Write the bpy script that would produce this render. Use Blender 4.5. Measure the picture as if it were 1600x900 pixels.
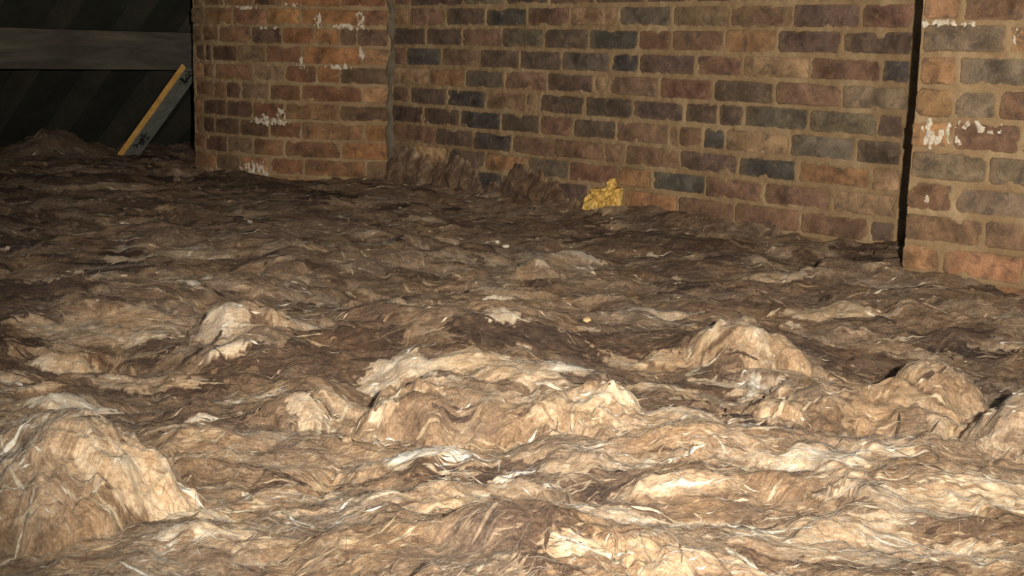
import bpy, math, random
import numpy as np
from mathutils import Matrix, Vector

for o in list(bpy.data.objects):
    bpy.data.objects.remove(o, do_unlink=True)
SC = bpy.context.scene
COL = SC.collection
random.seed(7)
RNG = np.random.default_rng(7)

# ------------------------------------------------------------------ camera
F, PITCH, ROLL, CAMZ = 2044.0, math.radians(10.314), math.radians(1.356), 0.85
cam = bpy.data.cameras.new('camera')
cam.sensor_width = 36.0
cam.lens = F / 1600 * 36.0
cam.clip_start, cam.clip_end = 0.02, 60
camo = bpy.data.objects.new('camera', cam)
COL.objects.link(camo)
camo.matrix_world = (Matrix.Translation((0, 0, CAMZ)) @ Matrix.Rotation(math.pi / 2 - PITCH, 4, 'X')
                     @ Matrix.Rotation(ROLL, 4, 'Z'))
SC.camera = camo

# ------------------------------------------------------------------ light
w = bpy.data.worlds.new('world'); SC.world = w
w.use_nodes = True
w.node_tree.nodes['Background'].inputs[0].default_value = (0.88, 0.94, 1.0, 1)
w.node_tree.nodes['Background'].inputs[1].default_value = 0.17
tl = bpy.data.lights.new('hand_torch', 'SPOT')      # the torch held beside the camera
tl.energy = 600
tl.color = (1.0, 0.90, 0.765)
tl.shadow_soft_size = 0.014
tl.spot_size = math.radians(76)
tl.spot_blend = 1.0
tlo = bpy.data.objects.new('hand_torch', tl)
tlo.location = (0.12, -0.16, CAMZ + 0.10)
tlo.rotation_euler = (Vector((0.25, 4.0, CAMZ + 0.10)) - tlo.location).to_track_quat('-Z', 'Y').to_euler()
COL.objects.link(tlo)
SC.view_settings.view_transform = 'Standard'
SC.view_settings.look = 'None'
SC.view_settings.gamma = 1.0
SC.view_settings.use_curve_mapping = False
SC.view_settings.exposure = 0.12


# ------------------------------------------------------------------ helpers
def ray(px, py):
    a, b = (px - 800) / F, (py - 450) / F
    cr, sr = math.cos(ROLL), math.sin(ROLL)
    x, yd = cr * a + sr * b, -sr * a + cr * b
    c, s = math.cos(PITCH), math.sin(PITCH)
    return np.array([x, c - yd * s, -yd * c - s])


def at_depth(px, py, d):
    r = ray(px, py)
    v = r * (d / r[1])
    return np.array([v[0], v[1], v[2] + CAMZ])


def at_z(px, py, z):
    r = ray(px, py)
    v = r * ((z - CAMZ) / r[2])
    return np.array([v[0], v[1], z])


def link(o, parent=None):
    COL.objects.link(o)
    if parent is not None:
        o.parent = parent
    return o


def mesh_obj(name, verts, faces, mat, parent=None, smooth=True):
    m = bpy.data.meshes.new(name)
    m.from_pydata([tuple(map(float, v)) for v in verts], [], [tuple(map(int, f)) for f in faces])
    if smooth:
        m.polygons.foreach_set('use_smooth', [True] * len(m.polygons))
    if mat:
        m.materials.append(mat)
    m.update()
    return link(bpy.data.objects.new(name, m), parent)


def grid_obj(name, V, mat, keep=None, parent=None):
    """V: (nr, nc, 3) array of points -> quad mesh; keep: mask per quad"""
    nr, nc = V.shape[:2]
    idx = np.arange(nr * nc).reshape(nr, nc)
    q = np.stack([idx[:-1, :-1], idx[:-1, 1:], idx[1:, 1:], idx[1:, :-1]], -1)
    q = q[keep] if keep is not None else q.reshape(-1, 4)
    used = np.unique(q)
    remap = np.full(nr * nc, -1, np.int64)
    remap[used] = np.arange(len(used))
    q = remap[q]
    m = bpy.data.meshes.new(name)
    m.vertices.add(len(used))
    m.vertices.foreach_set('co', V.reshape(-1, 3)[used].astype(np.float32).ravel())
    m.loops.add(q.size)
    m.loops.foreach_set('vertex_index', q.astype(np.int32).ravel())
    m.polygons.add(len(q))
    m.polygons.foreach_set('loop_start', np.arange(0, q.size, 4, dtype=np.int32))
    m.polygons.foreach_set('use_smooth', np.ones(len(q), bool))
    m.update(calc_edges=True)
    if mat:
        m.materials.append(mat)
    o = link(bpy.data.objects.new(name, m), parent)
    return o, used


def tag(o, label=None, cat=None, group=None, kind=None):
    if label: o['label'] = label
    if cat: o['category'] = cat
    if group: o['group'] = group
    if kind: o['kind'] = kind
    return o


_P = RNG.permutation(4096)
_G = RNG.uniform(0, 2 * math.pi, 4096)
_GX, _GY = np.cos(_G).astype(np.float32), np.sin(_G).astype(np.float32)


def pn(x, y, seed=0):
    """2-D gradient noise, about -1..1"""
    x = np.asarray(x, np.float64) + seed * 17.31; y = np.asarray(y, np.float64) - seed * 9.77
    xi, yi = np.floor(x).astype(np.int64), np.floor(y).astype(np.int64)
    fx, fy = (x - xi).astype(np.float32), (y - yi).astype(np.float32)
    u = fx * fx * fx * (fx * (fx * 6 - 15) + 10); v = fy * fy * fy * (fy * (fy * 6 - 15) + 10)

    def g(ix, iy, dx, dy):
        h = _P[(_P[ix & 4095] + iy) & 4095]
        return _GX[h] * dx + _GY[h] * dy
    a = g(xi, yi, fx, fy); b = g(xi + 1, yi, fx - 1, fy)
    c = g(xi, yi + 1, fx, fy - 1); d = g(xi + 1, yi + 1, fx - 1, fy - 1)
    return 1.5 * ((a + (b - a) * u) * (1 - v) + (c + (d - c) * u) * v)


def fbm(x, y, o=4, seed=0):
    s, a, k = 0, 1.0, 1.0
    for i in range(o):
        s = s + a * pn(x * k, y * k, seed + i); a *= .5; k *= 2.03
    return s


# ------------------------------------------------------------------ materials
def new_mat(name):
    m = bpy.data.materials.new(name); m.use_nodes = True
    nt = m.node_tree
    return m, nt, nt.nodes['Principled BSDF']


def nd(nt, t, **kw):
    n = nt.nodes.new(t)
    for k, v in kw.items():
        if k in n.inputs: n.inputs[k].default_value = v
        else: setattr(n, k, v)
    return n


def mixc(nt, fac, a, b, mode='MIX'):
    n = nt.nodes.new('ShaderNodeMix'); n.data_type = 'RGBA'; n.blend_type = mode
    for sock, val in ((n.inputs[0], fac), (n.inputs[6], a), (n.inputs[7], b)):
        if isinstance(val, bpy.types.NodeSocket): nt.links.new(val, sock)
        elif isinstance(val, (int, float)): sock.default_value = val
        else: sock.default_value = (*val, 1)
    return n.outputs[2]


def ramp(nt, fac, stops):
    n = nt.nodes.new('ShaderNodeValToRGB')
    while len(n.color_ramp.elements) < len(stops): n.color_ramp.elements.new(.5)
    for e, (p, c) in zip(n.color_ramp.elements, stops):
        e.position = p; e.color = (*c, 1) if not isinstance(c, (int, float)) else (c, c, c, 1)
    nt.links.new(fac, n.inputs[0])
    return n.outputs[0]


def noise(nt, vec, scale, detail=4, rough=.55, dist=0.0):
    n = nd(nt, 'ShaderNodeTexNoise', Scale=scale, Detail=detail, Roughness=rough, Distortion=dist)
    if vec is not None: nt.links.new(vec, n.inputs['Vector'])
    return n.outputs['Fac']


def geo_pos(nt):
    return nt.nodes.new('ShaderNodeNewGeometry').outputs['Position']


def bump(nt, h, strength, dist, bs):
    b = nd(nt, 'ShaderNodeBump', Strength=strength, Distance=dist)
    nt.links.new(h, b.inputs['Height']); nt.links.new(b.outputs[0], bs.inputs['Normal'])


def mat_brick():
    m, nt, bs = new_mat('fired_clay_brick')
    oi = nt.nodes.new('ShaderNodeObjectInfo'); P = geo_pos(nt)
    base = oi.outputs['Color']
    big = ramp(nt, noise(nt, P, 14, 3, .6, .6), [(.28, .45), (.72, 1.45)])
    c = mixc(nt, 1.0, base, big, 'MULTIPLY')
    tcg = nt.nodes.new('ShaderNodeTexCoord'); sep = nt.nodes.new('ShaderNodeSeparateXYZ'); nt.links.new(tcg.outputs['Generated'], sep.inputs[0])

    def edge(o_):
        a_ = nd(nt, 'ShaderNodeMath', operation='SUBTRACT'); nt.links.new(o_, a_.inputs[0]); a_.inputs[1].default_value = .5
        b_ = nd(nt, 'ShaderNodeMath', operation='ABSOLUTE'); nt.links.new(a_.outputs[0], b_.inputs[0])
        return b_.outputs[0]
    mx = nd(nt, 'ShaderNodeMath', operation='MAXIMUM'); nt.links.new(edge(sep.outputs[0]), mx.inputs[0]); nt.links.new(edge(sep.outputs[2]), mx.inputs[1])
    en = nd(nt, 'ShaderNodeMath', operation='MULTIPLY_ADD'); nt.links.new(noise(nt, P, 38, 4, .65), en.inputs[0]); en.inputs[1].default_value = .34
    nt.links.new(mx.outputs[0], en.inputs[2])
    film = ramp(nt, en.outputs[0], [(.53, 0), (.70, 1)])      # mortar film left round the arrises
    c = mixc(nt, mul(nt, film, .55), c, (.25, .165, .09))
    blot = ramp(nt, noise(nt, P, 26, 4, .65, 1.0), [(.5, 0), (.66, 1)])
    c = mixc(nt, mul(nt, blot, .55), c, (.055, .045, .042))
    dust = ramp(nt, noise(nt, P, 45, 5, .7), [(.55, 0), (.75, 1)])
    c = mixc(nt, mul(nt, dust, .5), c, (.34, .235, .135))
    fine = ramp(nt, noise(nt, P, 320, 3, .7), [(.3, .6), (.75, 1.4)])
    c = mixc(nt, .8, c, fine, 'MULTIPLY')
    nt.links.new(c, bs.inputs['Base Color'])
    bs.inputs['Roughness'].default_value = .92
    bs.inputs['Specular IOR Level'].default_value = .2
    bump(nt, noise(nt, P, 160, 6, .7), .7, .004, bs)
    return m


def mul(nt, a, k):
    n = nd(nt, 'ShaderNodeMath', operation='MULTIPLY'); nt.links.new(a, n.inputs[0]); n.inputs[1].default_value = k
    return n.outputs[0]


def mat_mortar():
    m, nt, bs = new_mat('sandy_lime_mortar')
    P = geo_pos(nt)
    c = ramp(nt, noise(nt, P, 7, 5, .65), [(.3, (.235, .155, .082)), (.5, (.31, .21, .115)), (.72, (.42, .31, .18))])
    fine = ramp(nt, noise(nt, P, 420, 3, .75), [(.3, .65), (.75, 1.35)])
    c = mixc(nt, .9, c, fine, 'MULTIPLY')
    fl = ramp(nt, noise(nt, P, 130, 2, .5), [(.73, 0), (.78, 1)])
    c = mixc(nt, mul(nt, fl, .6), c, (.75, .65, .48))
    nt.links.new(c, bs.inputs['Base Color'])
    bs.inputs['Roughness'].default_value = .95
    bs.inputs['Specular IOR Level'].default_value = .15
    bump(nt, noise(nt, P, 220, 6, .75), .8, .004, bs)
    return m


WOOL_STOPS = [(0.0, (.050, .034, .026)), (.22, (.120, .079, .055)), (.42, (.245, .168, .108)),
              (.60, (.42, .305, .20)), (.78, (.62, .50, .36)), (1.0, (.85, .78, .66))]


def mat_wool(name='mineral_wool', gain=1.0):
    m, nt, bs = new_mat(name)
    at = nd(nt, 'ShaderNodeAttribute', attribute_name='tone')
    uv = nd(nt, 'ShaderNodeUVMap', uv_map='fibre')
    warp = nd(nt, 'ShaderNodeTexNoise', Scale=9.0, Detail=3.0); nt.links.new(uv.outputs[0], warp.inputs['Vector'])
    vm = nd(nt, 'ShaderNodeVectorMath', operation='MULTIPLY_ADD')
    nt.links.new(warp.outputs['Color'], vm.inputs[0]); vm.inputs[1].default_value = (.03, .03, 0)
    nt.links.new(uv.outputs[0], vm.inputs[2])

    def streak(sx, sy, det, rough):
        mp = nd(nt, 'ShaderNodeMapping'); mp.inputs['Scale'].default_value = (sx, sy, 1)
        nt.links.new(vm.outputs[0], mp.inputs['Vector'])
        return noise(nt, mp.outputs[0], 1.0, det, rough)
    s1 = streak(7, 62, 5, .65)
    s2 = streak(28, 360, 4, .7)
    # tone + streaks + blotches
    P = geo_pos(nt)
    s3 = noise(nt, P, 42, 5, .65, .8)

    def madd(x, k, y):
        n_ = nd(nt, 'ShaderNodeMath', operation='MULTIPLY_ADD'); nt.links.new(x, n_.inputs[0]); n_.inputs[1].default_value = k
        if isinstance(y, float): n_.inputs[2].default_value = y
        else: nt.links.new(y, n_.inputs[2])
        return n_.outputs[0]
    t1 = madd(s1, .50, at.outputs['Fac']); t2 = madd(s2, .60, t1); s4 = noise(nt, P, 210, 6, .72, 1.6); s5 = noise(nt, P, 95, 4, .6, 2.2); t3 = madd(s5, .45, madd(s4, .50, madd(s3, .50, t2)))
    sub = nd(nt, 'ShaderNodeMath', operation='SUBTRACT'); nt.links.new(t3, sub.inputs[0]); sub.inputs[1].default_value = 1.275
    c = ramp(nt, sub.outputs[0], [(p, tuple(x * gain for x in col)) for p, col in WOOL_STOPS])
    hue = ramp(nt, noise(nt, P, 6, 3, .6), [(.35, (1.06, .99, .90)), (.65, (.96, 1.0, 1.06))])
    c = mixc(nt, 1.0, c, hue, 'MULTIPLY')
    nt.links.new(c, bs.inputs['Base Color'])
    bs.inputs['Roughness'].default_value = .9
    bs.inputs['Specular IOR Level'].default_value = .15
    bs.inputs['Subsurface Weight'].default_value = .85
    bs.inputs['Subsurface Radius'].default_value = (1.0, .75, .5)
    bs.inputs['Subsurface Scale'].default_value = .007
    hsum = nd(nt, 'ShaderNodeMath', operation='MULTIPLY_ADD'); nt.links.new(s2, hsum.inputs[0]); hsum.inputs[1].default_value = .45
    nt.links.new(s1, hsum.inputs[2])
    bump(nt, madd(s5, .5, madd(s4, .45, hsum.outputs[0])), .75, .010, bs)
    return m


def mat_simple(name, stops, scale, rough=.9, bscale=120, bstr=.5, bd=.003, stretch=None, spec=.2):
    m, nt, bs = new_mat(name)
    tc = nt.nodes.new('ShaderNodeTexCoord')
    vec = tc.outputs['Object']
    if stretch:
        mp = nd(nt, 'ShaderNodeMapping'); mp.inputs['Scale'].default_value = stretch
        nt.links.new(vec, mp.inputs['Vector']); vec = mp.outputs[0]
    nt.links.new(ramp(nt, noise(nt, vec, scale, 5, .65, .3), stops), bs.inputs['Base Color'])
    bs.inputs['Roughness'].default_value = rough
    bs.inputs['Specular IOR Level'].default_value = spec
    bump(nt, noise(nt, vec, bscale, 5, .7), bstr, bd, bs)
    return m


M_BRICK, M_MORTAR, M_WOOL = mat_brick(), mat_mortar(), mat_wool()
M_SALT = mat_simple('white_salt_crust', [(.3, (.46, .38, .27)), (.7, (.76, .69, .57))], 60, bscale=200, bstr=1, bd=.004)
M_FELT = mat_simple('dark_roof_felt', [(.3, (.026, .029, .022)), (.7, (.046, .048, .036))], 5, bscale=40)
M_RAFTER = mat_simple('dark_rafter', [(.3, (.036, .036, .028)), (.7, (.070, .064, .048))], 5, bscale=30)
M_TIMBER = mat_simple('dusty_timber', [(.35, (.050, .047, .037)), (.55, (.085, .076, .058)), (.75, (.14, .115, .08))], 3, stretch=(1, 1, 6), bscale=14)
M_EDGE = mat_simple('yellow_edge', [(.3, (.55, .28, .07)), (.7, (.85, .50, .14))], 4, stretch=(2, 8, 8), bscale=20)
M_FACE = mat_simple('grey_timber_face', [(.3, (.10, .11, .095)), (.7, (.20, .20, .165))], 6, stretch=(1, 6, 6), bscale=20)
M_STAMP = mat_simple('black_stamp', [(.3, (.015, .015, .015)), (.7, (.03, .03, .03))], 20)
M_FOAM = mat_simple('golden_foam', [(.35, (.30, .16, .03)), (.5, (.70, .43, .10)), (.7, (.90, .68, .26))], 70, rough=.55, bscale=90, bstr=1, bd=.006, spec=.5)
M_BOARD = mat_simple('ceiling_board', [(.3, (.3, .28, .24)), (.7, (.4, .37, .33))], 8)

# ------------------------------------------------------------------ brick walls
PALETTE = dict(K=(.120, .080, .058), D=(.090, .076, .064), B=(.225, .138, .084), R=(.192, .108, .068), O=(.30, .165, .084),
               T=(.34, .215, .120), G=(.190, .143, .093), E=(.150, .112, .082))
CH = 0.075
MAIN = {
 -1: "-4.134 B -4.023 K -3.710 G -3.480 K -3.267 R -3.050 K -2.826 K -2.630 K -2.414 K -2.187 K -1.988 B -1.867",
 0: "-4.133 O -4.028 B -3.806 K -3.591 D -3.371 R -3.163 T -2.939 E -2.716 B -2.487 B -2.258 K -2.031 R -1.864",
 1: "-4.133 K -3.926 K -3.717 B -3.498 E -3.286 K -3.073 D -2.851 R -2.711 R -2.504 O -2.311 K -2.088 K -1.864",
 2: "-4.132 R -4.044 D -3.829 B -3.616 K -3.403 K -3.195 E -2.970 D -2.844 K -2.609 R -2.431 T -2.189 R -1.956 D -1.863",
 3: "-4.131 T -3.903 O -3.694 E -3.482 B -3.265 K -3.042 T -2.976 B -2.753 R -2.536 K -2.308 B -2.077 G -1.862",
 4: "-4.130 R -4.018 K -3.796 D -3.579 B -3.365 T -3.300 K -3.080 K -2.864 K -2.646 K -2.514 K -2.414 E -2.185 G -1.957 K -1.871",
 5: "-4.129 K -3.935 K -3.719 D -3.496 K -3.297 R -3.134 K -2.933 B -2.704 T -2.665 R -2.567 D -2.480 T -2.246 E -2.020 K -1.871",
 6: "-4.129 R -3.861 K -3.647 D -3.430 R -3.218 B -2.988 B -2.888 B -2.660 K -2.428 D -2.209 O -1.964 T -1.870",
 7: "-4.128 B -4.015 T -3.793 K -3.576 O -3.353 G -3.146 R -2.917 O -2.769 D -2.551 R -2.326 R -2.087 T -1.874",
 8: "-4.127 R -3.904 K -3.679 D -3.482 G -3.263 K -3.052 X -2.885 O -2.658 R -2.431 R -2.192 B -1.960 K -1.874",
 9: "-4.126 B -3.818 G -3.563 K -3.325 B -3.088 K -2.953 R -2.783 B -2.556 R -2.322 O -2.108 X -2.056 K -1.873",
 10: "-3.100 B -2.863 R -2.643 K -2.413 B -2.178 G -1.972 K -1.873",
}
LEFT = {
 -1: "-3.478 G -3.410 B -3.275 B -3.116 K -2.972 O -2.725 R -2.547",
 0: "-3.489 G -3.398 B -3.226 B -3.049 O -2.891 O -2.638 B -2.538",
 1: "-3.485 G -3.416 B -3.307 B -3.124 K -2.973 O -2.829 O -2.728 K -2.658 K -2.538",
 2: "-3.467 K -3.399 K -3.353 K -3.200 G -3.051 R -2.886 O -2.638 T -2.531",
 3: "-3.469 T -3.417 B -3.339 B -3.120 G -2.962 R -2.820 O -2.723 K -2.531",
 4: "-3.471 B -3.347 B -3.270 K -3.187 G -3.037 R -2.890 R -2.637 T -2.527",
 5: "-3.476 T -3.417 K -3.268 K -3.122 R -2.964 B -2.728 K -2.527",
 6: "-3.478 B -3.422 K -3.340 K -3.193 K -3.038 R -2.888 B -2.628 O -2.524",
 7: "-3.486 R -3.411 K -3.267 G -3.121 R -2.968 R -2.719 O -2.523",
 8: "-3.478 B -3.335 G -3.192 T -3.037 R -2.879 R -2.622 G -2.520",
 9: "-3.477 T -3.368 B -3.193 R -3.047 T -2.892 O -2.651 B -2.519",
}
PIER = {
 -1: "-1.407 O -1.312 R -1.161 B -1.029",
 0: "-1.403 G -1.199 O -1.021",
 1: "-1.401 O -1.311 G -1.118 O -1.014",
 2: "-1.406 O -1.314 G -1.210 R -1.020",
 3: "-1.413 O -1.312 R -1.145 O -1.013",
 4: "-1.409 G -1.219 G -1.040",
 5: "-1.412 R -1.294 G -1.109 B -1.012",
 6: "-1.413 B -1.216 B -1.033",
 7: "-1.415 O -1.313 O -1.112 B -1.011",
 8: "-1.416 B -1.243 O -1.047",
}


class Wall:
    """a brick face: u runs along it, z up; P(u, z, out) gives a world point 'out' metres proud of the face"""
    def __init__(self, theta, dist, z0, bulge=None):
        self.D = np.array([math.cos(theta), -math.sin(theta), 0]); self.n = np.array([math.sin(theta), math.cos(theta), 0])
        self.dist, self.z0, self.bulge = dist, z0 + CAMZ, bulge

    def off(self, u):
        if not self.bulge: return 0 * np.asarray(u, float)
        a, b, s = self.bulge
        t = np.clip((np.asarray(u, float) - a) / (b - a), 0, 1)
        return s * (4 * t * (1 - t) - .45)

    def P(self, u, z, out):
        u = np.asarray(u, float); z = np.asarray(z, float)
        d = self.dist - out - self.off(u)
        xy = u[..., None] * self.D + d[..., None] * self.n
        xy[..., 2] = xy[..., 2] + z
        return xy


def parse(tab):
    out = {}
    for r, s in tab.items():
        t = s.split()
        us = [float(x) for x in t[0::2]]
        out[r] = [(us[i], us[i + 1], t[1::2][i]) for i in range(len(us) - 1)]
    return out


def build_wall(name, wall, table, top_rows, u_lo, u_hi, zbot, label, thick, jv=.0040, jb=.0050, tint=(1, 1, 1), res=.0060):
    rows = parse(table)
    for k in range(top_rows):                        # courses that go on above the picture
        r = -2 - k
        u, lst = u_lo + (.11 if k % 2 else 0), []
        if k % 2: lst.append((u_lo, u, random.choice('KBR')))
        while u < u_hi - .03:
            v = min(u + .225, u_hi)
            if u_hi - v < .06: v = u_hi
            lst.append((u, v, random.choice('KBRKBGTO'))); u = v
        rows[r] = lst
    for r, lst in rows.items():                      # courses that go on past the edge of the picture
        while lst[-1][1] < u_hi - .03:
            u = lst[-1][1]; v = u + .215
            lst.append((u, u_hi if u_hi - v < .06 else v, random.choice('OGRBTG')))
    bricks = []
    for r, lst in sorted(rows.items()):
        zt = wall.z0 - r * CH
        for (a, b, c) in lst:
            if c == 'X': continue
            j = jv
            bricks.append([a + (0 if a <= u_lo + .012 else j) + random.uniform(-.0015, .002), b - j + random.uniform(-.002, .0015),
                           zt - CH + jb + random.uniform(-.002, .002), zt - jb + random.uniform(-.002, .0015), c])
    # mortar: a fine grid, flush in the joints, smeared over some arrises, cut back behind the bricks
    ztop = wall.z0 + (top_rows + 1) * CH + .02
    nu, nz = int((u_hi - u_lo) / res), int((ztop - zbot) / res)
    U, Z = np.meshgrid(np.linspace(u_lo + .004, u_hi - .004, nu), np.linspace(zbot, ztop, nz))
    sd = np.full(U.shape, 1.0)
    du, dz = U[0, 1] - U[0, 0], Z[1, 0] - Z[0, 0]
    for (a, b, z0, z1, c) in bricks:
        i0, i1 = np.searchsorted(U[0], [a - .03, b + .03]); j0, j1 = np.searchsorted(Z[:, 0], [z0 - .03, z1 + .03])
        uu, zz = U[j0:j1, i0:i1], Z[j0:j1, i0:i1]
        qx, qz = np.abs(uu - (a + b) / 2) - (b - a) / 2, np.abs(zz - (z0 + z1) / 2) - (z1 - z0) / 2
        sd[j0:j1, i0:i1] = np.minimum(sd[j0:j1, i0:i1], np.maximum(qx, qz))
    smear = np.clip(fbm(U * 16, Z * 22, 3, 3) * 1.1 - .12, 0, 1) * .016 + .0015 + .003 * pn(U * 60, Z * 60, 9)
    h = .0005 + .0026 * fbm(U * 30, Z * 30, 3, 5) + .0035 * pn(U * 5, Z * 5, 8)
    h = h - np.clip(-sd - smear, 0, .02) * 1.1 + np.where((sd < 0) & (-sd < smear), .0015, 0)
    hole = np.clip(fbm(U * 22, Z * 40, 2, 31) - .95, 0, 1)
    h = h - hole * .05
    V = wall.P(U, Z, h)
    o, used = grid_obj(name, V, M_MORTAR)
    tag(o, label, kind='structure')
    # solid core behind
    us = np.linspace(u_lo + .012, u_hi - .002, 9)
    vs, fs = [], []
    for u in us:
        for z in (zbot - .02, ztop - .01):
            for d in (-.028, -thick):
                vs.append(wall.P(u, z, d))
    for k in range(len(us) - 1):
        b = k * 4; c = b + 4
        fs += [(b, c, c + 2, b + 2), (b + 1, b + 3, c + 3, c + 1), (b + 2, c + 2, c + 3, b + 3), (b, b + 1, c + 1, c)]
    fs += [(0, 2, 3, 1), (len(vs) - 4, len(vs) - 3, len(vs) - 1, len(vs) - 2)]
    mesh_obj('wall_core', vs, fs, M_MORTAR, o, smooth=False)
    # the bricks
    for (a, b, z0, z1, c) in bricks:
        if z1 < zbot: continue
        cu, cz, hw, hh = (a + b) / 2, (z0 + z1) / 2, (b - a) / 2, (z1 - z0) / 2
        out = random.uniform(-.0008, .0035)
        ti, tj = random.uniform(-.006, .006), random.uniform(-.015, .015)
        rr = min(.010, hw * .5)
        # order: walk round
        pts = []
        cs = [(-1, -1), (1, -1), (1, 1), (-1, 1)]
        for q, (sx, sz) in enumerate(cs):
            k = rr * random.uniform(.35, 1.3)
            A, B = (sx * (hw - k), sz * hh), (sx * hw, sz * (hh - k))
            pts += [B, A] if q in (0, 2) else [A, B]
            n = cs[(q + 1) % 4]
            if q in (0, 2):
                for f_ in (.33, .67):
                    x = sx * hw + (n[0] - sx) * hw * f_
                    pts.append((x, sz * (hh + random.uniform(-.002, .001))))
            else:
                pts.append((sx * (hw + random.uniform(-.002, .001)), 0))
        pts = [(x + random.uniform(-.001, .001), z + random.uniform(-.001, .001)) for x, z in pts]
        n = len(pts); vs = []
        for (k, d) in ((.0055, 0.0), (.0018, -.0018), (0, -.006), (0, -.05)):
            for (x, z) in pts:
                X, Zz = x * (1 - k / hw), z * (1 - k / hh)
                vs.append(wall.P(cu + X, cz + Zz, out + d + ti * X + tj * Zz))
        fs = [tuple(range(n))]
        for L in range(3):
            for i in range(n):
                i2 = (i + 1) % n
                fs.append((L * n + i, (L + 1) * n + i, (L + 1) * n + i2, L * n + i2))
        org = wall.P(cu, cz, 0.)
        bo = mesh_obj('brick', [v - org for v in vs], fs, M_BRICK, o)
        bo.location = org
        g = random.uniform(.86, 1.16)
        bo.color = tuple(min(1, x * t_ * g * random.uniform(.95, 1.05)) for x, t_ in zip(PALETTE[c], tint)) + (1,)
    return o


WM = Wall(0.80278, 3.2977, 0.1545)
WL = Wall(0.40515, 4.5862, 0.1478, bulge=(-3.48, -2.53, .10))
WP = Wall(0.73088, 3.0095, 0.0875)
wall_back = build_wall('wall_back', WM, MAIN, 3, -4.135, -1.62, CAMZ - .72, 'brown and grey brick party wall with sandy mortar behind the insulation', .22)
wall_left = build_wall('wall_left', WL, LEFT, 3, -3.485, -2.515, CAMZ - .66, 'reddish brick chimney breast with white salt patches', .34, .0022, .0042, (1.10, .97, .84))
wall_right = build_wall('wall_right', WP, PIER, 3, -1.412, -.36, CAMZ - .72, 'orange brick pier standing proud of the long brick wall', .42)


def salt(wall, parent, u, z, wd, ht, seed, cut=-.1, thick=.004):
    n = 64
    U, Z = np.meshgrid(np.linspace(u - wd / 2, u + wd / 2, n), np.linspace(z - ht / 2, z + ht / 2, n))
    e = 1 - ((U - u) / (wd / 2)) ** 2 - ((Z - z) / (ht / 2)) ** 2
    f = e * .7 + fbm(U * 60, Z * 34, 4, seed) * 1.15 + cut - .15 - .5 * np.clip((Z - z) / ht + .1, 0, 1)
    keep = f > 0
    kq = keep[:-1, :-1] & keep[1:, :-1] & keep[:-1, 1:] & keep[1:, 1:]
    if not kq.any(): return
    V = wall.P(U, Z, .0042 + thick * np.clip(f, 0, 1) + .001 * pn(U * 120, Z * 120, seed))
    grid_obj('salt_crust', V, M_SALT, kq, parent)


def wall_uz(wall, px, py):
    r = ray(px, py); t = wall.dist / (r @ wall.n)
    return t * (r @ wall.D), t * r[2] + CAMZ


for (wl, par, px, py, wd, ht, sd_, cut) in (
        (WL, wall_left, 432, 186, .20, .060, 1, -.25), (WL, wall_left, 409, 262, .17, .075, 2, -.2), (WL, wall_left, 450, 176, .06, .06, 12, -.3),
        (WL, wall_left, 507, 34, .04, .065, 3, -.2), (WL, wall_left, 552, 42, .16, .03, 4, -.2), (WL, wall_left, 562, 30, .04, .07, 14, -.3),
        (WL, wall_left, 483, 98, .05, .05, 5, -.2), (WL, wall_left, 535, 104, .12, .03, 6, -.25), (WL, wall_left, 565, 85, .03, .08, 7, -.35),
        (WL, wall_left, 395, 12, .16, .02, 17, -.3), (WL, wall_left, 430, 43, .14, .02, 18, -.25), (WL, wall_left, 465, 8, .12, .02, 19, -.3),
        (WP, wall_right, 1458, 210, .06, .085, 8, -.15), (WP, wall_right, 1494, 203, .05, .07, 9, -.45), (WP, wall_right, 1535, 196, .14, .035, 10, -.35),
        (WP, wall_right, 1597, 52, .04, .05, 11, -.2), (WP, wall_right, 1480, 36, .14, .022, 21, -.2), (WP, wall_right, 1450, 310, .015, .02, 22, 0)):
    u, z = wall_uz(wl, px, py)
    salt(wl, par, u, z, wd, ht, sd_, cut)

# rough mortar fillet in the corner between chimney breast and long wall
zz = np.linspace(CAMZ - .62, WM.z0 + .3, 130)
tt = np.linspace(0, 1, 9)
A = WL.P(np.array(-2.540), np.array(0.), .004)[:2]; B = WM.P(np.array(-4.110), np.array(0.), .004)[:2]
nn = np.array([-.2, -.98]) * .010
V = np.zeros((len(zz), len(tt), 3))
for i, z in enumerate(zz):
    for k, t in enumerate(tt):
        q = A + (B - A) * t + nn * math.sin(math.pi * t)
        w_ = .006 * float(pn(np.array(z * 22.), np.array(t * 3.), 4)) * (1 if 0 < k < 8 else 0)
        e_ = .018 * float(pn(np.array(z * 14.), np.array(t * .7), 6))
        V[i, k] = (q[0] + e_, q[1] + w_, z)
M_FILLET = mat_simple('grey_mortar_fillet', [(.3, (.10, .082, .060)), (.7, (.20, .16, .11))], 20, bscale=150, bstr=1, bd=.004)
grid_obj('mortar_fillet', V, M_FILLET, None, wall_back)

# ------------------------------------------------------------------ floor and roof
mesh_obj('floor', [(-7, -2, 0), (7, -2, 0), (7, 11, 0), (-7, 11, 0)], [(0, 1, 2, 3)], M_BOARD, smooth=False)['kind'] = 'structure'
bpy.data.objects['floor']['label'] = 'pale ceiling boards hidden below the insulation'

PB0, PB1 = at_depth(0, 108, 5.6), at_depth(290, 105, 6.3)
g = PB1 - PB0; g[2] = 0; g /= np.linalg.norm(g)
e = np.array([-g[1], g[0], 0]); UP = np.array([0, 0, 1.0])
SLOPE = math.tan(math.radians(38))
pz = (PB0[2] + PB1[2]) / 2
PH, PT = .175, .095


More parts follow.
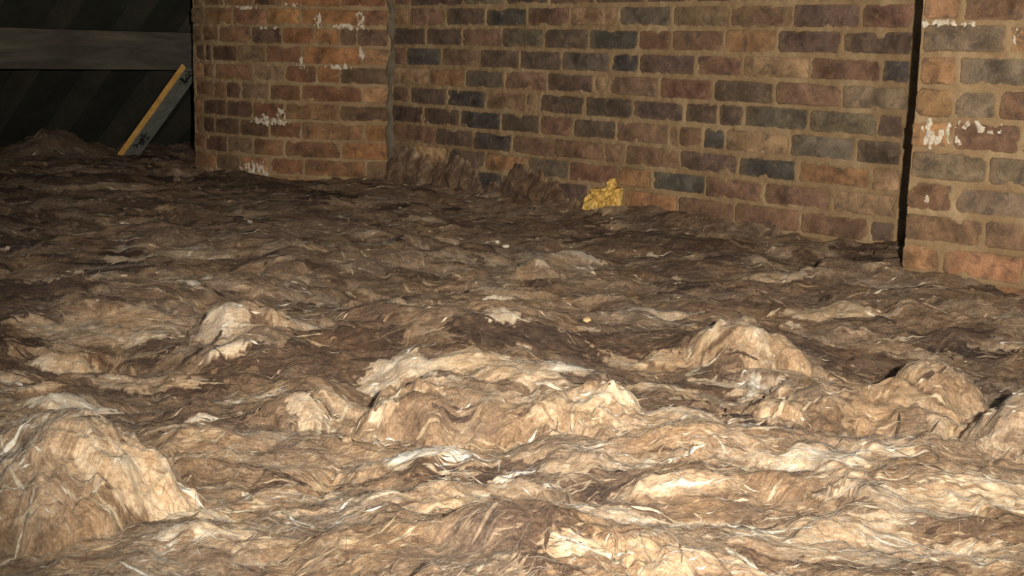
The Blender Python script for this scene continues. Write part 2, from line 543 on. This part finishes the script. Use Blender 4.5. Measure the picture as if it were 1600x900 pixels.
def box(name, o, ax, ay, az, mat, parent=None, bev=.004, wob=0.0, seg=1):
    """box from corner o with edge vectors ax, ay, az, edges bevelled, cut into seg along ax"""
    import bmesh
    bm = bmesh.new()
    V = {}
    for i in range(seg + 1):
        for j in (0, 1):
            for k in (0, 1):
                V[i, j, k] = bm.verts.new(o + ax * (i / seg) + ay * j + az * k + np.array([random.uniform(-wob, wob) for _ in range(3)]))
    for i in range(seg):
        bm.faces.new([V[i, 0, 0], V[i + 1, 0, 0], V[i + 1, 0, 1], V[i, 0, 1]])
        bm.faces.new([V[i, 1, 0], V[i, 1, 1], V[i + 1, 1, 1], V[i + 1, 1, 0]])
        bm.faces.new([V[i, 0, 0], V[i, 1, 0], V[i + 1, 1, 0], V[i + 1, 0, 0]])
        bm.faces.new([V[i, 0, 1], V[i + 1, 0, 1], V[i + 1, 1, 1], V[i, 1, 1]])
    bm.faces.new([V[0, 0, 0], V[0, 0, 1], V[0, 1, 1], V[0, 1, 0]])
    bm.faces.new([V[seg, 0, 0], V[seg, 1, 0], V[seg, 1, 1], V[seg, 0, 1]])
    bmesh.ops.recalc_face_normals(bm, faces=bm.faces)
    ed = [x for x in bm.edges if len(x.link_faces) == 2 and x.calc_face_angle() > .6]
    bmesh.ops.bevel(bm, geom=ed, offset=bev, segments=2, affect='EDGES')
    m = bpy.data.meshes.new(name); bm.to_mesh(m); bm.free()
    m.materials.append(mat)
    return link(bpy.data.objects.new(name, m), parent)


pur = box('roof_purlin', PB0 - g * 2.2, g * 3.9, e * PT, UP * PH, M_TIMBER, wob=.004, seg=8)
tag(pur, 'dusty grey horizontal roof beam beside the chimney breast', 'beam')

zr0 = pz + PH                                     # underside of rafters above the purlin
RD = .10                                          # rafter depth


def roof_pt(s, q, up):                            # s metres towards the eaves, q along the purlin
    p = PB0 + g * q + e * (s + PT / 2)
    p = p.copy(); p[2] = zr0 + up / math.cos(math.radians(38)) - SLOPE * s
    return p


ss, qq = np.linspace(-3.2, 1.15, 30), np.linspace(-3.0, 3.2, 70)
V = np.zeros((len(ss), len(qq), 3))
for i, s in enumerate(ss):
    for j, q in enumerate(qq):
        sag = -.022 * abs(math.sin(math.pi * (q - .33) / .36)) + .008 * float(pn(np.array(s * 3), np.array(q * 4), 2))
        V[i, j] = roof_pt(s, q, RD + .003) + UP * sag * .6 + UP * .016
roof, _ = grid_obj('ceiling', V, M_FELT)
tag(roof, 'dark felt underside of the sloping roof', kind='structure')
dn = e * math.cos(math.radians(38)) - UP * math.sin(math.radians(38))
nr = e * math.sin(math.radians(38)) + UP * math.cos(math.radians(38))
for k in range(-8, 8):
    q = .33 + k * .36
    a = roof_pt(-3.1, q - .024, 0)
    box('rafter', a, dn * (4.15 / math.cos(math.radians(38))), g * .048, nr * RD, M_RAFTER, roof, wob=.002, seg=6)

# the leaning timber: narrow edge coloured yellow, wide face grey
b0, b1 = at_depth(178, 262, 6.30), at_depth(290, 106, 6.22)
ax = b1 - b0; axn = ax / np.linalg.norm(ax)
cdir = np.array([0, 0, CAMZ]) - (b0 + b1) / 2; cdir /= np.linalg.norm(cdir)
qv = np.cross(axn, cdir); qv /= np.linalg.norm(qv)
if qv[0] < 0: qv = -qv
cdir = np.cross(qv, axn); cdir *= np.sign(cdir @ -b0)
v1 = (-qv * .75 - cdir * .66) * .034
v2 = (qv * .66 - cdir * .75) * .10
brace = box('timber_brace', b0, ax, v2, v1, M_FACE, bev=.002, wob=.001, seg=4)
brace.data.materials.append(M_EDGE)
for pgn in brace.data.polygons:
    if (np.array(pgn.normal) @ (-v2)) / np.linalg.norm(v2) > .8: pgn.material_index = 1
tag(brace, 'leaning timber with a yellow edge rising from the insulation', 'timber')
for (f0, n_, sd_) in ((.22, 5, 3), (.84, 4, 9)):
    nu = 26
    Sg, Tg = np.meshgrid(np.linspace(0, 1, nu), np.linspace(0, 1, nu))
    m_ = fbm(Sg * 5, Tg * 4, 3, sd_) - 1.3 * np.maximum(np.abs(Sg - .5), np.abs(Tg - .5)) + .35
    kq = (m_ > 0)[:-1, :-1]
    P = (b0 + ax * f0)[None, None] + (ax * .15)[None, None] * Sg[..., None] + v2[None, None] * (.1 + .7 * Tg[..., None]) - (v1 / np.linalg.norm(v1) * .0016)[None, None]
    if kq.any(): grid_obj('dark_stamp', P, M_STAMP, kq, brace)

# ------------------------------------------------------------------ the insulation
ZB = CAMZ - .545
random.seed(23)
C0 = .35
tc_ = np.concatenate([-np.geomspace(1.7, .47, 60)[:-1], np.linspace(-.47, .47, 840), np.geomspace(.47, 1.7, 60)[1:]])
Yr = np.concatenate([np.linspace(.25, .985, 40), np.linspace(1.0, 7.9 ** -.5, 840) ** -2.0])
NR, NC = len(Yr), len(tc_)
X = tc_[None, :] * (Yr[:, None] + C0); Y = np.repeat(Yr[:, None], NC, 1)

N1 = fbm(X * 14, Y * 14, 3, 1); N2 = fbm(X * 14, Y * 14, 3, 21)
N3 = fbm(X * 55, Y * 55, 2, 41); N4 = fbm(X * 55, Y * 55, 2, 61)

base = ZB + .022 * pn(X * 1.3, Y * 1.3, 3) + .020 * pn(X * 3.1, Y * 3.1, 5) + .010 * fbm(X * 8, Y * 8, 2, 7)
far = np.clip((Y - 2.2) / 1.6, 0, 1)
# heaps against the walls
for (wl, lo, hi, hh, rr) in ((WM, -4.1, -1.9, .03, .16), (WP, -1.4, -.7, .03, .18), (WL, -3.5, -2.5, .015, .15)):
    dd = wl.dist - (X * wl.n[0] + Y * wl.n[1]); uu = X * wl.D[0] + Y * wl.D[1]
    base += hh * np.exp(-np.clip(dd, 0, 9) / rr) * (uu > lo - .2) * (uu < hi + .2)
base += .12 * np.exp(-(((X + 2.22) / .17) ** 2 + ((Y - 6.3) / .25) ** 2)) + .04 * np.exp(-(((X + 1.55) / .2) ** 2 + ((Y - 6.1) / .2) ** 2))
# cotton-like pillows with creases between them
wx, wy = X + .035 * N1 + .008 * N3, Y + .035 * N2 + .008 * N4
bil = .026 * np.abs(pn(wx * 5.2, wy * 7.5, 81)) + .007 * np.abs(pn(wx * 12, wy * 19, 82)) + .0025 * np.abs(pn(wx * 28, wy * 42, 83)) - .012
base += bil * (1 - .25 * far)

# plain swells and hollows: photo-read place, half width in metres, depth in metres, height
for (px, py, rx, ry, hh) in ((700, 530, .24, .22, .055), (400, 560, .15, .16, .035), (575, 612, .07, .10, -.045), (1150, 560, .12, .13, .035),
                             (930, 655, .10, .08, .035), (350, 890, .14, .07, .03), (860, 900, .10, .06, .035), (1320, 790, .15, .10, .015),
                             (120, 480, .25, .25, .04), (820, 800, .10, .09, -.03), (1000, 560, .15, .10, -.02), (1560, 560, .2, .2, -.03),
                             (330, 700, .16, .10, .02), (1120, 720, .2, .1, .02)):
    c = at_z(px, py, ZB)
    a, b = (X - c[0]) / rx, (Y - c[1]) / ry
    base += hh * np.exp(-(a * a + b * b))

# big single clumps: name part, place, half width, half depth, height, tone, label
CLUMPS = [
    (85, 800, .15, .14, .098, .62, 'tall torn cream wool clump with a brown hollow beside it'),
    (725, 660, .26, .17, .066, .66, 'broad domed tan wool clump with a dark crease along its back'),
    (1310, 650, .22, .14, .052, .52, 'tan ridged wool clump with a crest of torn fibres'),
    (1462, 640, .12, .11, .052, .50, 'peaked brown wool clump between the ridged tan clump and the round one'),
    (1600, 712, .11, .10, .080, .58, 'smooth rounded honey coloured wool clump beside the peaked brown clump'),
    (1165, 566, .13, .13, .034, .52, 'brown wool clump holding white flakes of clean fibre'),
    (372, 540, .09, .10, .035, .62, 'small pale beige wool clump on dark brown wool'),
    (842, 432, .075, .09, .024, .66, 'little upright off-white wool tuft on the dark wool'),
    (485, 655, .07, .08, .032, .60, 'small ragged wool clump nestled against the broad domed clump'),
]
H = base.copy()
W1, W2 = pn(X * 5, Y * 5, 33), pn(X * 5, Y * 5, 34)
clump_id = np.full(H.shape, -1, np.int32)
lift_c = np.zeros_like(H)
for i, (px, py, rx, ry, hh, tn, lb) in enumerate(CLUMPS):
    c = at_z(px, py, ZB)
    a = (X - c[0]) / rx + .16 * N1 + .04 * N3 + .35 * W1; b = (Y - c[1]) / ry + .16 * N2 + .04 * N4 + .35 * W2
    r2 = (a * a + b * b) ** 1.25
    h = hh * np.clip(1 - r2, 0, 1) ** 1.7 * 1.1
    win = h > lift_c
    clump_id[win] = i
    lift_c = np.maximum(lift_c, h)
H = base + lift_c

# dead leaves: thousands of torn layers, the highest one shows
top = np.full(H.shape, -1.0)
tone = np.full(H.shape, .35)
fu, fv = X.copy(), Y.copy()
ang_f = np.zeros_like(H)


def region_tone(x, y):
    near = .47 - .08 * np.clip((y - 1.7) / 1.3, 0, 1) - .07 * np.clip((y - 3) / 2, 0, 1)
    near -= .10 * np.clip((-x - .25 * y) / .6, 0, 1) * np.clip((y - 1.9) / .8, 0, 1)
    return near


def leaf(cx, cy, rx, ry, th, lift, dome, tilt, tn, p, rag=.35):
    R = max(rx, ry) * 1.35
    j0, j1 = np.searchsorted(Yr, [cy - R, cy + R])
    if j1 - j0 < 2: return
    ys = np.array([max(Yr[j0], .05), Yr[j1 - 1]]) + C0
    tl_, th_ = min((cx - R) / ys), max((cx + R) / ys)
    i0, i1 = np.searchsorted(tc_, [tl_, th_])
    if i1 - i0 < 2: return
    sl = (slice(j0, j1), slice(i0, i1))
    dx, dy = X[sl] - cx, Y[sl] - cy
    ct, st = math.cos(th), math.sin(th)
    u, v = dx * ct + dy * st, -dx * st + dy * ct
    sg = 1 if lift * 1e4 % 2 < 1 else -1
    k = min(1.0, .05 / min(rx, ry))
    a = u / rx + rag * (N1[sl] * (1 - .5 * k) + .6 * N3[sl]) * sg
    b = v / ry + rag * (N2[sl] * (1 - .5 * k) + .6 * N4[sl])
    a = a + .22 * pn(v / .0075 + cx * 31, u / .05 + cy * 17, 3)
    r2 = a * a + b * b
    m = r2 < 1
    if not m.any(): return
    q = np.clip(1 - r2, 0, 1)
    hh = lift + dome * q ** p + tilt * (a * .3 + b) * min(rx, ry)
    w_ = m & (hh > top[sl])
    top[sl] = np.where(w_, hh, top[sl])
    tone[sl] = np.where(w_, tn + .10 * (q - .5) * sg, tone[sl])
    ou, ov = cx * 3.7 + lift * 900, cy * 5.1 + lift * 700
    fu[sl] = np.where(w_, u + ou, fu[sl]); fv[sl] = np.where(w_, v + ov, fv[sl])
    ang_f[sl] = np.where(w_, th, ang_f[sl])


def rnd_pos(bias):
    while True:
        y = (random.uniform(1.0, 7.9 ** -.5)) ** -2.0 if random.random() < bias else random.uniform(1.0, 7.6)
        t = random.uniform(-.55, .55)
        if random.random() < ((y + C0) / 8 if random.random() > bias else 1): return t * (y + C0), y


def flow(x, y):
    return float(pn(np.array(x * 1.1), np.array(y * 1.1), 51)) * 1.1 + random.gauss(0, .42)


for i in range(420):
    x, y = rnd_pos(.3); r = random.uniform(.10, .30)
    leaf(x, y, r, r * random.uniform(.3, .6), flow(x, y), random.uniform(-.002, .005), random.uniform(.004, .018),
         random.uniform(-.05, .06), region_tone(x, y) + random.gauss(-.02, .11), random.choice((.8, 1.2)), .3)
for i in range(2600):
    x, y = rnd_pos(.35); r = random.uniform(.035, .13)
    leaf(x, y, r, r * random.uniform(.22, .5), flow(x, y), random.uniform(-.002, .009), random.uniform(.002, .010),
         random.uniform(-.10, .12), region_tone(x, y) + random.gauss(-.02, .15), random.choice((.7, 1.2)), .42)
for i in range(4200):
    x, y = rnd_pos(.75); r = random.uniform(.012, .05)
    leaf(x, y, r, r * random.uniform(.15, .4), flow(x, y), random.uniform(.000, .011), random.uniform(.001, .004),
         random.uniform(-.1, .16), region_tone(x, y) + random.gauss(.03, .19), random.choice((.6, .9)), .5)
top[top < -.5] = -.004

# pale and dark torn sheets read from the photograph: place, half sizes in metres, turn, tone, lift
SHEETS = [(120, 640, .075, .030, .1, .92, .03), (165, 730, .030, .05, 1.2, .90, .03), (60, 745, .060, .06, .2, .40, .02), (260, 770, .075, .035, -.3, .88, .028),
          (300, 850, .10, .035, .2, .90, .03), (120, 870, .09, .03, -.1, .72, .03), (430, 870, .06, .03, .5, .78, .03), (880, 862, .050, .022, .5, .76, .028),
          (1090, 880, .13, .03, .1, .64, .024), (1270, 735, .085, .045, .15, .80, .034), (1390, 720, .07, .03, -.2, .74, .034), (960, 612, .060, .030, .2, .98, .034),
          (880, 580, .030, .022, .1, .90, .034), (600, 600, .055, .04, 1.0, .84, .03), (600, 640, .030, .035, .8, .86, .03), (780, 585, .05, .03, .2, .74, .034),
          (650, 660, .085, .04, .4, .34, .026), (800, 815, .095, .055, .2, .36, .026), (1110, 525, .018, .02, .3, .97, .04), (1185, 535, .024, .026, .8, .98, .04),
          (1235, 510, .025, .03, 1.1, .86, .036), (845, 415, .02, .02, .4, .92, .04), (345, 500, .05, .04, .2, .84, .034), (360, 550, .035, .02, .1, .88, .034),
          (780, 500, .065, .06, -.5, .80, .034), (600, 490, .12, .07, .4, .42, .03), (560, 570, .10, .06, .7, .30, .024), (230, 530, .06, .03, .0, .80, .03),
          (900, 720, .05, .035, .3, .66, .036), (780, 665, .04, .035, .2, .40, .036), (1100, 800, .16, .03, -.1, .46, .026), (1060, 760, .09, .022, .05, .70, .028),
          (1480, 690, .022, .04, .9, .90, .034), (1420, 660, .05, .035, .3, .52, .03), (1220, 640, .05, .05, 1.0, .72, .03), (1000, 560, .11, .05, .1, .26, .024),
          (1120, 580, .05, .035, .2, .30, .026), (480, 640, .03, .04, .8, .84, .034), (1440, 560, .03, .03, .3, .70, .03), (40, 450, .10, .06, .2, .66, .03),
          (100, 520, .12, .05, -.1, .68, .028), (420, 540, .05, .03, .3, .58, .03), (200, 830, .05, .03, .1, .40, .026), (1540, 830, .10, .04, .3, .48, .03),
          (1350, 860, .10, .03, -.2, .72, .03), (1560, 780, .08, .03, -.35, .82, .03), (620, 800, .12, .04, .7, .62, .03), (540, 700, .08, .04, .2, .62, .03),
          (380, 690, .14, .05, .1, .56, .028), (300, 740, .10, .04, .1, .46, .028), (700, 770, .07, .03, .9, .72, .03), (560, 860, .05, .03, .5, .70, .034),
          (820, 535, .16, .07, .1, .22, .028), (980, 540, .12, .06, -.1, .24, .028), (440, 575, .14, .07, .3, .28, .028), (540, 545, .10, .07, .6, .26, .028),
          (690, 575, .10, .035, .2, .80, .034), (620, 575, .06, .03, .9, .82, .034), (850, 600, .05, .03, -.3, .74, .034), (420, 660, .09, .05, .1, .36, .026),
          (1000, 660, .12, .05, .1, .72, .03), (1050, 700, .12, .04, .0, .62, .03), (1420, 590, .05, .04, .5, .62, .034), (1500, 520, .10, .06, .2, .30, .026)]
def hit(px, py):
    """first point of the wool surface on the sight line"""
    r = ray(px, py); r = r / r[1]
    ys = np.linspace(.9, 7.8, 3000)
    j = np.clip(np.searchsorted(Yr, ys), 0, NR - 1); i = np.clip(np.searchsorted(tc_, r[0] * ys / (ys + C0)), 0, NC - 1)
    k = int(np.argmax(CAMZ + r[2] * ys < H[j, i] + .008))
    return np.array([r[0] * ys[k], ys[k], CAMZ + r[2] * ys[k]])


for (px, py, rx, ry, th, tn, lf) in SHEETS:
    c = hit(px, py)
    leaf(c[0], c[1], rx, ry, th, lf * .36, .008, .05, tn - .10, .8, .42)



def blur(a, n):
    for _ in range(n):
        a = np.pad(a, 1, mode='edge')
        a = (a[:-2] + 2 * a[1:-1] + a[2:]) / 4
        a = (a[:, :-2] + 2 * a[:, 1:-1] + a[:, 2:]) / 4
    return a


top = blur(top, 8)
# folds along the fibre direction
fade = np.clip(1.4 - Y * .12, .5, 1)
fold = blur(.0024 * pn(fu / .12, fv / .022, 71) + .0014 * pn(fu / .05, fv / .008, 72), 2) + .0008 * N3 + .0006 * pn(X * 160, Y * 160, 73)
H = H + top + fold * fade
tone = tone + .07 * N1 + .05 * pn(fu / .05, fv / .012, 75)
for i, cl in enumerate(CLUMPS):
    m_ = clump_id == i
    tone[m_] = tone[m_] * .6 + (cl[5] - .04) * .4

# where bricks and roof stand there is no wool
cut = np.zeros(H.shape, bool)
for (wl, lo, hi, th_) in ((WM, -4.2, -1.3, .0), (WL, -3.49, -2.4, .0), (WP, -1.41, -.6, .0)):
    dd = wl.dist - (X * wl.n[0] + Y * wl.n[1]); uu = X * wl.D[0] + Y * wl.D[1]
    cut |= (dd < -.012) & (uu > lo) & (uu < hi)
se = (X - PB0[0]) * e[0] + (Y - PB0[1]) * e[1]
cut |= se > 1.2
q4 = lambda a: a[:-1, :-1] & a[1:, :-1] & a[:-1, 1:] & a[1:, 1:]
q1 = lambda a: a[:-1, :-1] | a[1:, :-1] | a[:-1, 1:] | a[1:, 1:]


def wool_mesh(name, Z, keep):
    o, used = grid_obj(name, np.stack([X, Y, Z], -1), M_WOOL, keep)
    m = o.data
    a = m.attributes.new('tone', 'FLOAT', 'POINT')
    a.data.foreach_set('value', tone.ravel()[used].astype(np.float32))
    uv = m.uv_layers.new(name='fibre')
    li = np.empty(len(m.loops), np.int32); m.loops.foreach_get('vertex_index', li)
    uvs = np.stack([fu.ravel()[used][li], fv.ravel()[used][li]], -1).astype(np.float32)
    uv.data.foreach_set('uv', uvs.ravel())
    return o


inside = clump_id >= 0
Hm = np.where(inside, np.minimum(H, base + top) - .02 * np.clip(lift_c / .02, 0, 1), H)
wool = wool_mesh('mineral_wool_insulation', Hm, ~q1(cut))
tag(wool, 'rumpled brown and cream mineral wool blanket covering the loft floor', 'insulation', kind='stuff')
for i, cl in enumerate(CLUMPS):
    m_ = clump_id == i
    j_, i_ = np.where(m_)
    if not len(j_): continue
    o = wool_mesh('wool_clump', H - np.where(lift_c < .006, .012, 0), q1(m_) & ~q1(cut))
    tag(o, cl[6], 'insulation clump', 'torn insulation clumps on the blanket')

# loose fibres and torn wisps lying over the wool
def strands(name, NF, K, l0, l1, w0, w1, curl, turn, dt, liftm, bulge):
    jj = RNG.integers(40, NR, NF); ii = RNG.integers(60, NC - 60, NF)
    ok = ~cut[jj, ii]; jj, ii = jj[ok], ii[ok]; NF = len(jj)
    th = ang_f[jj, ii] + RNG.normal(0, turn, NF)
    sc = (1 + .18 * (Y[jj, ii] - 1.5))
    ln = RNG.uniform(l0, l1, NF) * sc; cur = RNG.normal(0, curl, NF)
    wd = RNG.uniform(w0, w1, NF) * (Y[jj, ii] / 1.6) ** .7
    s = np.linspace(-.5, .5, K)[None] * ln[:, None]
    tx = th[:, None] + cur[:, None] * s
    px = X[jj, ii][:, None] + np.cumsum(np.cos(tx), 1) * (ln / K)[:, None]; py = Y[jj, ii][:, None] + np.cumsum(np.sin(tx), 1) * (ln / K)[:, None]
    tp = (1 - np.abs(np.linspace(-1, 1, K))[None] ** 2) + .06
    sx, sy = -np.sin(tx) * wd[:, None] * .5 * tp, np.cos(tx) * wd[:, None] * .5 * tp

    def hz(x, y):
        jr = np.clip(np.searchsorted(Yr, y.ravel()), 0, NR - 1).reshape(y.shape); ir = np.clip(np.searchsorted(tc_, (x / (y + C0)).ravel()), 0, NC - 1).reshape(x.shape)
        return H[jr, ir]
    zo = .0006 + RNG.uniform(0, liftm, (NF, 1)) * (.3 + 4 * (np.linspace(0, 1, K)[None] - .5) ** 2)
    rows = []
    for k, f_ in enumerate((-1, 0, 1) if bulge else (-1, 1)):
        x, y = px + sx * f_, py + sy * f_
        rows.append(np.stack([x, y, hz(x, y) + zo + (bulge if f_ == 0 else 0) * wd[:, None] * tp + (f_ * wd[:, None] * .3 if not bulge else 0)], -1))
    R_ = len(rows)
    VV = np.stack(rows, 2).reshape(NF, K * R_, 3)
    qd = np.array([[R_ * k + r, R_ * k + r + 1, R_ * (k + 1) + r + 1, R_ * (k + 1) + r] for k in range(K - 1) for r in range(R_ - 1)])[None]
    qd = ((np.arange(NF) * K * R_)[:, None, None] + qd).reshape(-1, 4)
    m = bpy.data.meshes.new(name)
    m.vertices.add(NF * K * R_); m.vertices.foreach_set('co', VV.astype(np.float32).ravel())
    m.loops.add(qd.size); m.loops.foreach_set('vertex_index', qd.astype(np.int32).ravel())
    m.polygons.add(len(qd)); m.polygons.foreach_set('loop_start', np.arange(0, qd.size, 4, dtype=np.int32))
    m.polygons.foreach_set('use_smooth', np.ones(len(qd), bool))
    m.update(calc_edges=True)
    a = m.attributes.new('tone', 'FLOAT', 'POINT')
    a.data.foreach_set('value', np.repeat(np.clip(tone[jj, ii] + RNG.normal(dt, .14, NF), .1, .92), K * R_).astype(np.float32))
    uv = m.uv_layers.new(name='fibre')
    uu = np.repeat(s[:, :, None], R_, 2) + (np.arange(NF) * .37)[:, None, None]
    vv = np.repeat(np.repeat((np.arange(R_) / (R_ - 1))[None, None] * 1.0, K, 1), NF, 0) * wd[:, None, None] + (np.arange(NF) * .73)[:, None, None] % 50
    li = np.empty(len(m.loops), np.int32); m.loops.foreach_get('vertex_index', li)
    uv.data.foreach_set('uv', np.stack([uu.ravel()[li] % 50, vv.ravel()[li]], -1).astype(np.float32).ravel())
    m.materials.append(M_WOOL)
    fo = link(bpy.data.objects.new(name, m), wool)
    fo['kind'] = 'stuff'


strands('wool_fibres', 34000, 6, .012, .05, .0002, .0006, 14, .5, .10, .004, 0)
strands('wool_wisps', 5000, 8, .025, .085, .002, .006, 8, .35, .03, .002, .15)

# ------------------------------------------------------------------ wool pushed up against the long wall
def wall_flap(px0, px1, ptop, pbase, seed, tn, label, depth=.07, peak=.5):
    ua, z0 = wall_uz(WM, px0, pbase); ub, z1 = wall_uz(WM, px1, pbase)
    _, zt = wall_uz(WM, (px0 + px1) / 2, ptop)
    zb = min(z0, z1) - .10
    n1, n2 = 90, 80
    U, Z = np.meshgrid(np.linspace(ua - .03, ub + .03, n1), np.linspace(zb, zt + .02, n2))
    sN = (U - ua) / (ub - ua)
    tri = np.where(sN < peak, sN / peak, (1 - sN) / (1 - peak))
    crest = zb + (zt + .015 - zb) * (.74 + .26 * np.clip(tri, 0, 1) ** .8) + .024 * fbm(U * 24, U * 0 + seed, 4, seed)
    f = np.minimum((crest - Z) / .05, np.minimum(sN, 1 - sN) * (ub - ua) / .035) + .4 * fbm(U * 26, Z * 18, 3, seed + 2) + .15
    keep = f > 0
    prof = np.clip(f, 0, 1.6)
    low = np.clip((crest - Z) / (crest - zb), 0, 1)
    out = .004 + depth * (.25 * prof ** .6 + .75 * low ** 1.2 * np.clip(prof, 0, 1)) + .018 * pn(U * 17 + Z * 8, Z * 14 - U * 5, seed + 5) * np.clip(prof, 0, 1) \
        + .004 * pn(U * 44 + 1.2 * pn(U * 9, Z * 9, 3), Z * 30, seed + 6) * np.clip(prof, 0, 1)
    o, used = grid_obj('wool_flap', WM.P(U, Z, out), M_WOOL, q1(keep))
    m = o.data
    a = m.attributes.new('tone', 'FLOAT', 'POINT')
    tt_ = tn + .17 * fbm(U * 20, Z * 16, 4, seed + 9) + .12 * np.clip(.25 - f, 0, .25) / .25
    a.data.foreach_set('value', tt_.ravel()[used].astype(np.float32))
    uv = m.uv_layers.new(name='fibre')
    li = np.empty(len(m.loops), np.int32); m.loops.foreach_get('vertex_index', li)
    uv.data.foreach_set('uv', np.stack([(Z + .5 * U + .02 * pn(U * 12, Z * 12, 4)).ravel()[used][li] + seed, (U - .5 * Z + .02 * pn(U * 12, Z * 12, 5)).ravel()[used][li]], -1).astype(np.float32).ravel())
    tag(o, label, 'insulation flap', 'insulation flaps against the long wall')


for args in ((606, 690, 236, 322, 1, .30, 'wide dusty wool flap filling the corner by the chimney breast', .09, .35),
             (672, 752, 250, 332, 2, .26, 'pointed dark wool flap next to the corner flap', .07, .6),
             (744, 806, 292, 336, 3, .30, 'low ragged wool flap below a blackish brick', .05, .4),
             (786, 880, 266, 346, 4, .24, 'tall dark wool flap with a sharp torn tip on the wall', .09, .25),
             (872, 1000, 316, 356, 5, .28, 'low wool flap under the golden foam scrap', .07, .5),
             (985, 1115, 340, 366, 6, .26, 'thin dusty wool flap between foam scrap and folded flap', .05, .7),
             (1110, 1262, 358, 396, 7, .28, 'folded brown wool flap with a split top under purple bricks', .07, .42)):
    wall_flap(*args)

# ------------------------------------------------------------------ golden foam scrap in the broken joint
out_px = [(917, 321), (923.5, 307), (933, 299), (934, 293.5), (945, 294), (952, 293), (955.5, 293), (958.5, 284), (964.8, 278), (966.5, 292.5),
          (976, 294.5), (974.5, 310), (973, 329), (968, 334), (952, 336), (938, 334), (926, 330)]
uz = np.array([wall_uz(WM, x, y) for x, y in out_px])


def in_poly(u, z, poly):
    ins = np.zeros(u.shape, bool); j = len(poly) - 1
    for i in range(len(poly)):
        (x1, y1), (x2, y2) = poly[i], poly[j]
        c = ((y1 > z) != (y2 > z)) & (u < (x2 - x1) * (z - y1) / (y2 - y1 + 1e-12) + x1)
        ins ^= c; j = i
    return ins


n = 120
U, Z = np.meshgrid(np.linspace(uz[:, 0].min(), uz[:, 0].max(), n), np.linspace(uz[:, 1].min(), uz[:, 1].max(), n))
ins = in_poly(U, Z, uz)
rid = 1 - np.abs(fbm((U - Z * .9) * 34, (Z + U * .7) * 10, 2, 91))
outm = .012 + .020 * rid + .003 * pn(U * 60, Z * 60, 92)
edge = np.zeros(ins.shape)
k_ = ins.copy()
for _ in range(4):
    k2 = k_.copy(); k2[1:-1, 1:-1] = k_[1:-1, 1:-1] & k_[:-2, 1:-1] & k_[2:, 1:-1] & k_[1:-1, :-2] & k_[1:-1, 2:]
    edge += k2; k_ = k2
outm = np.where(edge > 0, outm + .003 * np.minimum(edge, 3), .008)
fo2, _ = grid_obj('foam_scrap', WM.P(U, Z, outm), M_FOAM, q1(ins))
tag(fo2, 'crumpled golden yellow foam scrap wedged in the brick wall', 'foam scrap')
sm = fo2.modifiers.new('thickness', 'SOLIDIFY'); sm.thickness = .004; sm.offset = 0


def crumb(name, px, py, r, mat, label, cat, up=.6, lift=.0):
    c = hit(px, py); z = c[2] - .006
    import bmesh
    bm = bmesh.new(); bmesh.ops.create_icosphere(bm, subdivisions=3, radius=r)
    for v in bm.verts:
        k = 1 + .35 * float(pn(np.array(v.co.x / r * 1.3 + v.co.z / r), np.array(v.co.y / r * 1.3 - .6 * v.co.z / r), int(px))) \
            + .15 * float(pn(np.array(v.co.x / r * 4), np.array(v.co.y / r * 4 + v.co.z / r * 3), int(px) + 3))
        v.co *= k; v.co.z *= up
    m = bpy.data.meshes.new(name); bm.to_mesh(m); bm.free()
    m.polygons.foreach_set('use_smooth', [True] * len(m.polygons)); m.materials.append(mat)
    o = link(bpy.data.objects.new(name, m)); o.location = (c[0], c[1], z + r * .3)
    return tag(o, label, cat)


M_CRUMB = mat_simple('dusty_foam', [(.3, (.40, .27, .12)), (.7, (.72, .54, .28))], 90, bscale=200, bstr=1)
crumb('foam_crumb', 917, 497, .0075, M_CRUMB, 'small yellow foam crumb lying on the brown wool', 'foam crumb')
crumb('white_chip', 777, 376, .0075, M_SALT, 'tiny white chip on the dark wool near the wall', 'plaster chip', .8)
crumb('white_chip', 790, 383, .010, M_SALT, 'pale flat chip beside the tiny white chip', 'plaster chip', .5)
